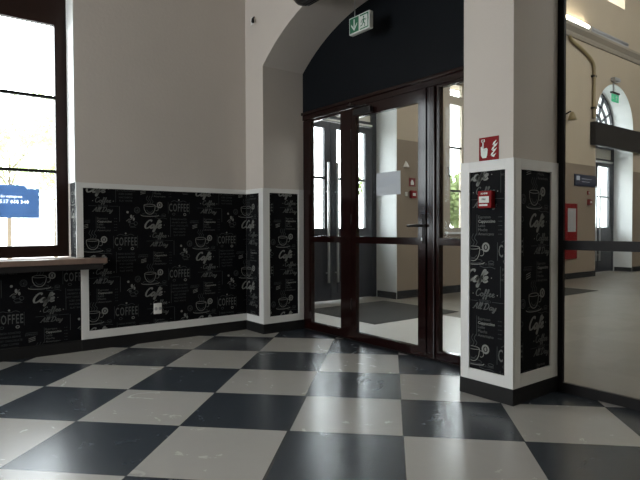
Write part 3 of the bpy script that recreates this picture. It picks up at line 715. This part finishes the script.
# ------------------------------------------------------------------ cafe things
# emergency exit sign hanging from the arch
t = empty('exit_sign', (1.455, 0.30, 2.73), 'green and white emergency exit sign hanging in the left arch', 'exit sign')
box('sign_box', (1.315, 1.597, 0.30, 0.345, 2.735, 2.895), M['sign_white'], t, .006)
m = MB(); y = 0.2985
def q(mb, pts, yy, mi): mb.add([(a, yy, b) for a, b in pts], [list(range(len(pts)))], mi)
q(m, [(1.327, 2.747), (1.452, 2.747), (1.452, 2.883), (1.327, 2.883)], y, 0)
q(m, [(1.383, 2.868), (1.397, 2.868), (1.397, 2.795), (1.383, 2.795)], y - .001, 1)                 # arrow shaft
q(m, [(1.390, 2.760), (1.432, 2.812), (1.432, 2.832), (1.390, 2.785)], y - .0014, 1); q(m, [(1.390, 2.760), (1.390, 2.785), (1.348, 2.832), (1.348, 2.812)], y - .0014, 1)
m.build('arrow_panel', [M['green'], M['sign_white']], t)
m = MB()
q(m, [(1.468, 2.883), (1.468, 2.870), (1.585, 2.870), (1.585, 2.883)], y, 0); q(m, [(1.468, 2.757), (1.468, 2.747), (1.585, 2.747), (1.585, 2.757)], y, 0)
q(m, [(1.573, 2.870), (1.585, 2.870), (1.585, 2.757), (1.573, 2.757)], y, 0)
def stroke(pts, w, yy, mi):
    for f in ribbon(pts, w): q(m, f, yy, mi)
for f in disc(1.520, 2.853, 0.0095): q(m, f, y, 0)
stroke([(1.523, 2.840), (1.516, 2.805)], .018, y, 0); stroke([(1.516, 2.808), (1.538, 2.790), (1.534, 2.764)], .010, y - .0004, 0)
stroke([(1.514, 2.808), (1.502, 2.785), (1.478, 2.778)], .010, y - .0006, 0); stroke([(1.525, 2.836), (1.545, 2.822), (1.556, 2.832)], .008, y - .0008, 0)
stroke([(1.520, 2.836), (1.498, 2.826), (1.486, 2.808)], .008, y - .001, 0)
m.build('running_figure', [M['green']], t)
MB().tube([(1.37, 0.322, 2.892), (1.37, 0.322, 3.155)], .0035, 6).build('hanging_wire', M['grey_plastic'], t)

t.scale = (0.92, 1, 0.92); t.location.x -= 0.010; t.location.z += 0.014
# fire alarm pictogram sign above the pier panel
t = MB().box(2.841, 2.983, YA - .004, YA - .001, 1.487, 1.631)
yy = YA - .0048
def qq(pts, mi, e=0.0): t.add([(2.912 + (a - 2.911) * .92, yy - e, 1.559 + (b - 1.56) * .93) for a, b in pts], [list(range(len(pts)))], mi)
def rr(x0, x1, z0, z1, mi, e=0.0): qq([(x0, z0), (x1, z0), (x1, z1), (x0, z1)], mi, e)
rr(2.852, 2.880, 1.607, 1.624, 1); rr(2.856, 2.876, 1.611, 1.620, 0, .0004)      # push button
rr(2.862, 2.870, 1.545, 1.604, 1)                                            # pointing finger
qq([(2.848, 1.575), (2.856, 1.580), (2.862, 1.562), (2.895, 1.566), (2.903, 1.556), (2.900, 1.520), (2.892, 1.500), (2.862, 1.500), (2.850, 1.520)], 1)
for k in range(3): rr(2.873 + k * .009, 2.8745 + k * .009, 1.545, 1.566, 0, .0006)
for k, (fx, fz) in enumerate(((2.930, 1.510), (2.936, 1.545), (2.944, 1.578))):      # flames
    qq([(fx, fz), (fx + .022, fz - .010), (fx + .040, fz + .016), (fx + .030, fz + .010)], 1, .0002 * k); qq([(fx - .004, fz + .004), (fx + .012, fz + .006), (fx + .030, fz + .034), (fx + .006, fz + .020)], 1, .0002 * k + .0001)
tag(t.build('fire_alarm_sign', [M['red'], M['sign_white']]), 'square red sign with white pointing hand and flames on the pier', 'sign')

# red manual call point on the pier panel
t = empty('fire_call_point', (2.912, YA, 1.19), 'red fire alarm call point box mounted on the pier panel', 'fire alarm')
box('housing', (2.862, 2.962, 0.020, YA - .006, 1.190, 1.296), M['red'], t, .005)
m = MB().box(2.874, 2.946, 0.016, 0.0205, 1.222, 1.262)
m.build('push_plate', M['sign_white'], t, .002)
m = MB()
for f in font_polys('FIRE', 0.016, 0, 1.0, 0.0004): m.add([(2.910 + p_[0], 0.0150, 1.243 + p_[1]) for p_ in f], [list(range(len(f)))])
m.build('plate_lettering', M['black'], t)
m = MB()
for f in font_polys('ALARM', 0.015, 0, 1.0, 0.0005): m.add([(2.910 + p_[0], 0.0190, 1.279 + p_[1]) for p_ in f], [list(range(len(f)))])
m.build('top_lettering', M['sign_white'], t)
box('label_strip', (2.874, 2.934, 0.0185, 0.0205, 1.203, 1.214), M['sign_white'], t)

# wall socket
t = empty('wall_socket', (XW, -0.91, 0.26), 'cream double wall socket low on the wallpapered wall', 'socket')
box('face_plate', (XW + .004, XW + .022, -0.948, -0.872, 0.262, 0.362), M['white_plastic'], t, .004)
for y_ in (-0.930, -0.890):
    MB().tube([(XW + .0225, y_, 0.312), (XW + .0255, y_, 0.312)], [.016, .013], 16).build('socket_insert', M['grey_plastic'], t, smooth=False)

# dark fixture above the arch, cut by the picture's top edge
t = empty('wall_speaker', (1.3, YA, 3.12), 'dark rounded ribbed fixture on the wall above the left arch', 'speaker')
m = MB(); zc = 3.085; yc = -0.07
m.tube([(1.045, yc, zc), (1.06, yc, zc), (1.10, yc, zc), (1.15, yc, zc), (1.75, yc, zc), (1.79, yc, zc)], [.02, .06, .095, .11, .11, .09], 24)
m.build('speaker_body', M['black'], t, smooth=True)
for k in range(6): 
    an = PI + 0.25 + k * 0.35
    MB().tube([(1.16, yc + .11 * math.cos(an), zc + .11 * math.sin(an)), (1.74, yc + .11 * math.cos(an), zc + .11 * math.sin(an))], .006, 6).build('rib', M['black'], t)
box('bracket', (1.40, 1.50, yc + .05, YA, 3.155, 3.20), M['black'], t)
# cable stub
t = empty('cable_outlet', (0.09, YA, 3.18), 'small pale wall plate with a black cable stub beside the left arch', 'cable outlet')
box('cover_plate', (0.035, 0.085, YA - .004, YA, 3.165, 3.245), M['trim'], t, .001)
MB().tube([(0.10, YA, 3.235), (0.12, YA - .03, 3.20), (0.138, YA - .04, 3.165)], [.006, .012, .016], 8).build('cable_stub', M['black'], t, smooth=True)

# ------------------------------------------------------------------ street entrances in the hall
def entrance(idx, e, label):
    xd = -1.25; c0 = (e[0] + e[1]) / 2; H = M['hall_metal']; a0, a1 = e[0] + .013, e[1] - .013
    t = empty('door_%d' % idx, (xd, c0, 0), label, 'door', kind='structure')
    fr = slab_x('door_frame', rect(a0, a1, 0, 3.02), [rect(a0 + .08, a1 - .08, 0.0, 2.62), rect(a0 + .10, a1 - .10, 2.70, 2.94)], xd - .05, xd + .02, H, t)
    box('transom_film', (xd - .02, xd - .012, a0 + .10, a1 - .10, 2.70, 2.94), M['frost'], t)
    for sgn, (p0, p1) in ((-1, (a0 + .085, c0 - .004)), (1, (c0 + .004, a1 - .085))):
        lo = (p0 + (.235 if sgn < 0 else .11)); hi = (p1 - (.11 if sgn < 0 else .145))
        lf = slab_x('door_leaf', rect(p0, p1, 0.012, 2.612), [rect(lo, hi, 1.07, 1.780), rect(lo, hi, 1.815, 2.52)], xd - .035, xd + .015, H, t)
        box('pane', (xd - .015, xd - .009, lo, hi, 1.07, 1.78), M['glass'], t); box('pane', (xd - .015, xd - .009, lo, hi, 1.815, 2.52), M['glass'], t)
        box('kick_panel', (xd + .014, xd + .022, lo, hi, 0.12, 1.0), H, t, .003)
        py = c0 + sgn * 0.085
        MB().tube([(xd + .015, py, 1.60), (xd + .075, py, 1.60)], .009, 8).build('pull_mount', M['steel'], t)
        MB().tube([(xd + .015, py, 0.42), (xd + .075, py, 0.42)], .009, 8).build('pull_mount', M['steel'], t)
        MB().tube([(xd + .075, py, 0.28), (xd + .075, py, 2.02)], .018, 12).build('pull_bar', M['steel'], t, smooth=True)
    box('closer_rail', (xd + .021, xd + .06, a0 + .10, a1 - .12, 2.625, 2.650), M['white_plastic'], t, .003)
    # fanlight
    fo = [(a0, 3.02)] + [(y_, z_) for y_, z_ in arch_pts(a0, a1, 3.40, 0.909)] + [(a1, 3.02)]
    Rg = (a1 - a0) / 2 - .06; cz = 3.40
    hs = []
    nsec = 6
    ri = 0.34; rm = 0.60
    def sector(r0, r1, t0, t1, gap):
        g0 = gap / max(r0, .1); g1 = gap / r1
        return [(c0 + r1 * math.cos(t0 + g1 + (t1 - t0 - 2 * g1) * k / 6), cz + r1 * math.sin(t0 + g1 + (t1 - t0 - 2 * g1) * k / 6)) for k in range(7)] + \
               [(c0 + r0 * math.cos(t1 - g0 - (t1 - t0 - 2 * g0) * k / 6), cz + r0 * math.sin(t1 - g0 - (t1 - t0 - 2 * g0) * k / 6)) for k in range(7)]
    for k in range(nsec):
        t0, t1 = PI * k / nsec, PI * (k + 1) / nsec
        hs.append(sector(0.10, ri - .015, t0, t1, .014)); hs.append(sector(ri + .015, rm - .012, t0, t1, .014)); hs.append(sector(rm + .012, Rg, t0, t1, .014))
    hs.append(rect(a0 + .06, c0 - .02, 3.08, 3.34)); hs.append(rect(c0 + .02, a1 - .06, 3.08, 3.34))
    fn = slab_x('fanlight', fo, hs, xd - .05, xd + .01, H, t)
    slab_x('fanlight_pane', [(a0 + .03, 3.05)] + arch_pts(a0 + .03, a1 - .03, 3.40, 0.87) + [(a1 - .03, 3.05)], [], xd - .022, xd - .017, M['glass'], t)
    return t
entrance(2, E1, 'dark double street door with long steel pull bars, seen through the glazed door')
entrance(3, E2, 'far street entrance with arched fanlight, seen through the right glass screen')
def canopy(y0, y1, label):
    t = empty('entrance_canopy', (HX, (y0 + y1) / 2, 2.9), label, 'air curtain', 'air curtains over the street entrances')
    box('housing', (HX + .001, HX + .12, y0, y1, 2.85, 3.34), M['canopy'], t, .012)
    box('outlet_grille', (HX + .03, HX + .09, y0 + .05, y1 - .05, 2.84, 2.85), M['black'], t)
canopy(8.95, 13.4, 'long dark grey casing across the far arched entrance')

# hall window
t = empty('window_6', (-1.12, (HW[0] + HW[1]) / 2, 1.0), 'hall window with green foliage outside, seen just left of the pier', 'window', kind='structure')
yc = (HW[0] + HW[1]) / 2; WF = mat('beige_window_paint', (0.42, 0.37, 0.29), 0.5)
slab_x('window_frame', rect(HW[0], HW[1], 1.0, 3.62), [rect(4.65, 4.965, 1.07, 3.20), rect(4.65, 4.965, 3.34, 3.54), rect(5.06, HW[1] - .14, 1.07, 3.20), rect(5.06, HW[1] - .14, 3.34, 3.54)], -1.15, -1.09, WF, t)
for a, b in ((4.65, 4.965), (5.06, HW[1] - .14)):
    box('pane', (-1.125, -1.119, a, b, 1.07, 3.20), M['glass'], t); box('pane', (-1.125, -1.119, a, b, 3.34, 3.54), M['glass'], t)
    m = MB()
    for z in (2.457, 1.71): m.box(-1.14, -1.10, a, b, z - .016, z + .016)
    m.build('glazing_bar', M['canopy'], t)
MB().tube([(-1.09, 4.575, 2.10), (-1.05, 4.575, 2.10), (-1.045, 4.575, 1.93)], .012, 8).build('window_handle', M['blackmetal'], t)
box('window_sill', (-1.09, HX + .05, HW[0], HW[1], 0.965, 1.0), M['reveal_white'], t, .004)

# wall things in the hall
def hall_plate(name, label, cat, y0, y1, z0, z1, d, mt, group=None):
    o = MB().box(HX + .0005, HX + d, y0, y1, z0, z1).build(name, mt, None, min(.004, d / 3)); return tag(o, label, cat, group)
t = MB().box(HX + .0005, HX + .006, 3.315, 3.455, 1.705, 1.835); t.add([(HX + .007, a, b) for a, b in ((3.35, 1.73), (3.42, 1.73), (3.42, 1.76), (3.40, 1.80), (3.375, 1.81), (3.35, 1.77))], [tuple(range(6))], 1)
tag(t.build('fire_sign', [M['dark_red'], M['sign_white']]), 'small red fire sign with pale pictogram, upper of two behind the door glass', 'sign')
t = empty('hall_call_point', (HX, 3.38, 1.52), 'small red call point below the upper red sign on the hall wall', 'fire alarm')
box('housing', (HX + .001, HX + .05, 3.325, 3.44, 1.525, 1.64), M['red'], t, .004); box('push_plate', (HX + .05, HX + .055, 3.35, 3.41, 1.56, 1.60), M['sign_white'], t)
t = empty('light_switch', (HX, 3.26, 1.55), 'small pale switch left of the red call point on the hall wall', 'switch')
box('face_plate', (HX + .001, HX + .012, 3.225, 3.275, 1.555, 1.615), M['white_plastic'], t, .003); box('rocker', (HX + .012, HX + .018, 3.237, 3.263, 1.568, 1.602), M['white_plastic'], t)
t = empty('reflection_fleck', (HX, 3.25, 2.0), 'tiny pale triangle standing for a glass reflection above the red signs', 'reflection mark')  # a reflection on the door glass, built as a small pale solid
MB().add([(HX + .001, 3.19, 1.99), (HX + .001, 3.30, 1.99), (HX + .001, 3.245, 2.09), (HX + .05, 3.215, 1.995), (HX + .05, 3.275, 1.995), (HX + .03, 3.245, 2.06)], [(0, 1, 2), (3, 5, 4), (0, 3, 4, 1), (1, 4, 5, 2), (2, 5, 3, 0)]).build('fleck_body', M['white_plastic'], t)

t = empty('fire_hose_cabinet', (HX, 8.15, 0.5), 'tall red fire hose cabinet on the hall wall, seen through the right glass', 'fire cabinet')
box('cabinet_body', (HX + .001, HX + .05, 7.74, 8.34, 0.42, 1.56), M['cab_red'], t, .006)
box('cabinet_window', (HX + .05, HX + .055, 7.95, 8.27, 0.98, 1.46), M['grey_plastic'], t)
t = empty('direction_sign', (HX, 8.72, 1.96), 'dark blue directional sign above the red fire hose cabinet', 'sign')
box('sign_board', (HX + .001, HX + .03, 8.28, 9.16, 1.945, 2.185), M['navy'], t, .004)
sp_ = MB().add([(HX + .031, a, b) for a, b in ((8.33, 2.06), (8.47, 2.06), (8.47, 2.15), (8.33, 2.15))], [(0, 1, 2, 3)])
sp_.add([(HX + .031, a, b) for a, b in ((8.55, 2.09), (8.98, 2.09), (8.98, 2.10), (8.55, 2.10))], [(0, 1, 2, 3)]); sp_.add([(HX + .031, a, b) for a, b in ((8.55, 2.03), (8.90, 2.03), (8.90, 2.04), (8.55, 2.04))], [(0, 1, 2, 3)])
sp_.build('sign_print', M['paper_ink'], t)
t = empty('wall_call_point', (HX, 8.9, 1.55), 'small dark red box below the dark blue sign, beside the far entrance', 'fire alarm')
box('housing', (HX + .001, HX + .06, 8.84, 8.96, 1.55, 1.67), M['dark_red'], t, .005); box('push_plate', (HX + .06, HX + .064, 8.87, 8.93, 1.59, 1.63), M['sign_white'], t)
t = empty('push_button', (HX, 8.9, 1.76), 'tiny grey-red button above the small dark red box', 'button')
box('plate', (HX + .001, HX + .02, 8.84, 8.92, 1.77, 1.85), M['dark_red'], t, .004); MB().tube([(HX + .02, 8.88, 1.81), (HX + .03, 8.88, 1.81)], .018, 10).build('button', M['grey_plastic'], t)
# small wall lamp
t = empty('wall_lamp', (HX, 8.0, 3.3), 'small brown wall lamp on the hall wall beside the dark frame', 'lamp')
MB().tube([(HX, 7.93, 3.38), (HX + .10, 7.93, 3.42), (HX + .14, 7.93, 3.36)], .015, 8).build('lamp_arm', M['canopy'], t)
MB().tube([(HX + .14, 7.93, 3.40), (HX + .14, 7.93, 3.34), (HX + .14, 7.93, 3.24)], [.03, .06, .09], 14).build('lamp_shade', M['copper'], t, smooth=True)
# conduit
m = MB(); m.tube(spline([(HX + .045, 8.0, 4.97), (HX + .045, 8.10, 4.88), (HX + .045, 8.55, 4.78), (HX + .045, 8.95, 4.62), (HX + .045, 9.03, 4.40), (HX + .045, 9.03, 3.9), (HX + .045, 9.03, 3.42)], 4), .035, 10)
t = empty('conduit_pipe', (HX, 9.03, 3.33), 'yellowed pipe bending down the hall wall to the far entrance', 'pipe')
m.build('pipe_run', M['copper'], t, smooth=True)
for z in (4.3, 3.62): box('pipe_clip', (HX + .001, HX + .075, 8.97, 9.09, z, z + .04), M['canopy'], t)
# small floodlight above the far arch
t = empty('arch_light', (HX, 10.0, 4.4), 'small pale lamp unit on the hall wall above the far arch', 'lamp')
box('lamp_body', (HX + .001, HX + .10, 9.88, 10.16, 4.36, 4.44), M['grey_plastic'], t, .006); box('lamp_lens', (HX + .02, HX + .08, 9.92, 10.12, 4.352, 4.36), M['white_plastic'], t)
# hall exit sign
t = empty('exit_sign', (HX, 10.0, 3.95), 'small lit green exit sign in front of the far arch', 'exit sign')
box('mount_bar', (HX + .02, HX + .06, 9.82, 10.22, 4.085, 4.12), M['black'], t); o_ = box('sign_panel', (HX + .035, HX + .05, 9.85, 10.18, 3.90, 4.07), M['exitglow'], t)
m = MB()
for pts_ in ([(9.90, 4.03), (9.90, 3.96), (9.87, 3.98)], [(9.90, 3.96), (9.93, 3.98)]):
    for f in ribbon(pts_, .014): m.add([(HX + .0505, a, b) for a, b in f], [list(range(len(f)))])
m.build('arrow', M['sign_white'], t); m = MB()
for f in disc(10.07, 4.031, .016): m.add([(HX + .0505, a, b) for a, b in f], [list(range(len(f)))])
for pts_ in ([(10.07, 4.02), (10.06, 3.97), (10.10, 3.92)], [(10.06, 3.97), (10.02, 3.93)], [(10.02, 4.0), (10.11, 4.01)]):
    for f in ribbon(pts_, .014): m.add([(HX + .051, a, b) for a, b in f], [list(range(len(f)))])
m.build('running_figure', M['sign_white'], t)
box('hanger', (HX + .001, HX + .02, 9.98, 10.02, 4.12, 4.345), M['grey_plastic'], t)
# tube lamp
def tube_lamp(y0, y1, label, lit=True):
    t = empty('tube_lamp', (HX, (y0 + y1) / 2, 5.2), label, 'lamp', 'tube lamps on the cornice')
    box('lamp_housing', (HX + .001, HX + .10, y0, y1, 5.20, 5.24), M['grey_plastic'], t, .004)
    MB().tube([(HX + .06, y0 + .02, 5.285), (HX + .06, y1 - .02, 5.285)], .045, 14).build('lamp_tube', M['tube'] if lit else M['grey_plastic'], t, smooth=True)
    for y_ in (y0 + .01, y1 - .03): box('lamp_holder', (HX + .025, HX + .095, y_, y_ + .02, 5.24, 5.315), M['grey_plastic'], t)
tube_lamp(7.30, 8.72, 'lit white tube lamp on the hall cornice at the top right')
tube_lamp(8.80, 10.55, 'unlit grey tube lamp on the cornice right of the lit one', False)

# mats
def inlay(x0, x1, y0, y1, label):
    tag(box('entrance_mat', (x0, x1, y0, y1, 0.0021, 0.007), M['mat']), label, 'mat')
inlay(HX + .03, 0.575, 1.30, 2.76, 'dark grey entrance mat on the hall floor behind the glazed door')
inlay(HX + .03, 0.575, 5.15, 6.45, 'dark grey mat further along the hall floor, right of the pier')

# ------------------------------------------------------------------ outdoors
tag(box('ground', (-60, -1.55, -40, 60, -0.5, -0.3), M['ground']), 'pale paving outside the windows', 'ground', kind='structure')
def tree(x, y, h, r, n, lm, label, trunk=0.07, squash=1.0, leaf=1.0, group=None):
    t = empty('tree', (x, y, -0.3), label, 'tree', group)
    rnd = random.Random(int(x * 31 + y * 17))
    m = MB(); m.tube([(x, y, -0.3), (x + .05, y, h * .3), (x, y + .05, h * .75)], [trunk, trunk * .8, trunk * .3], 8)
    cl = []
    for k in range(9):
        a = rnd.uniform(0, 2 * PI); rr_ = r * rnd.uniform(.35, .85); z = h * rnd.uniform(.55, .98)
        e = (x + rr_ * math.cos(a), y + rr_ * math.sin(a), z)
        m.tube([(x, y, h * rnd.uniform(.3, .6)), e], [trunk * .3, trunk * .08], 5); cl.append((e, r * rnd.uniform(.3, .55)))
    m.build('trunk', M['bark'], t)
    f = MB()
    for k in range(n):
        (cx, cy, cz), cr = rnd.choice(cl)
        d = Vector((rnd.gauss(0, 1), rnd.gauss(0, 1), rnd.gauss(0, 1) * squash)).normalized() * cr * rnd.uniform(.3, 1.05)
        p = Vector((cx, cy, cz)) + d; a = Vector((rnd.gauss(0, 1), rnd.gauss(0, 1), rnd.gauss(0, 1))).normalized(); b = a.orthogonal().normalized(); s = rnd.uniform(.06, .14) * leaf
        f.add([p + a * s, p + b * s * .5, p - a * s, p - b * s * .5], [(0, 1, 2, 3)])
    me_o = f.build('foliage', lm, t)
    return t
tree(-13.5, -0.3, 4.8, 2.4, 2200, M['leaf'], 'sparse pale tree outside the left window, nearest the frame')
tree(-19.5, 2.2, 5.2, 2.6, 2500, M['leaf'], 'pale tree seen faintly behind the right of the left window')
tree(-18.0, -5.0, 5.6, 2.4, 2500, M['leaf'], 'tree outside beyond the left edge of the picture')
tree(-13.0, 18.6, 3.4, 2.6, 15000, M['leaf2'], leaf=1.7, label= 'bushy green tree outside the hall window')
tree(-19.5, 23.0, 3.8, 2.8, 9000, M['leaf2'], leaf=1.7, label= 'green tree outside the hall window, right of the bushy one')
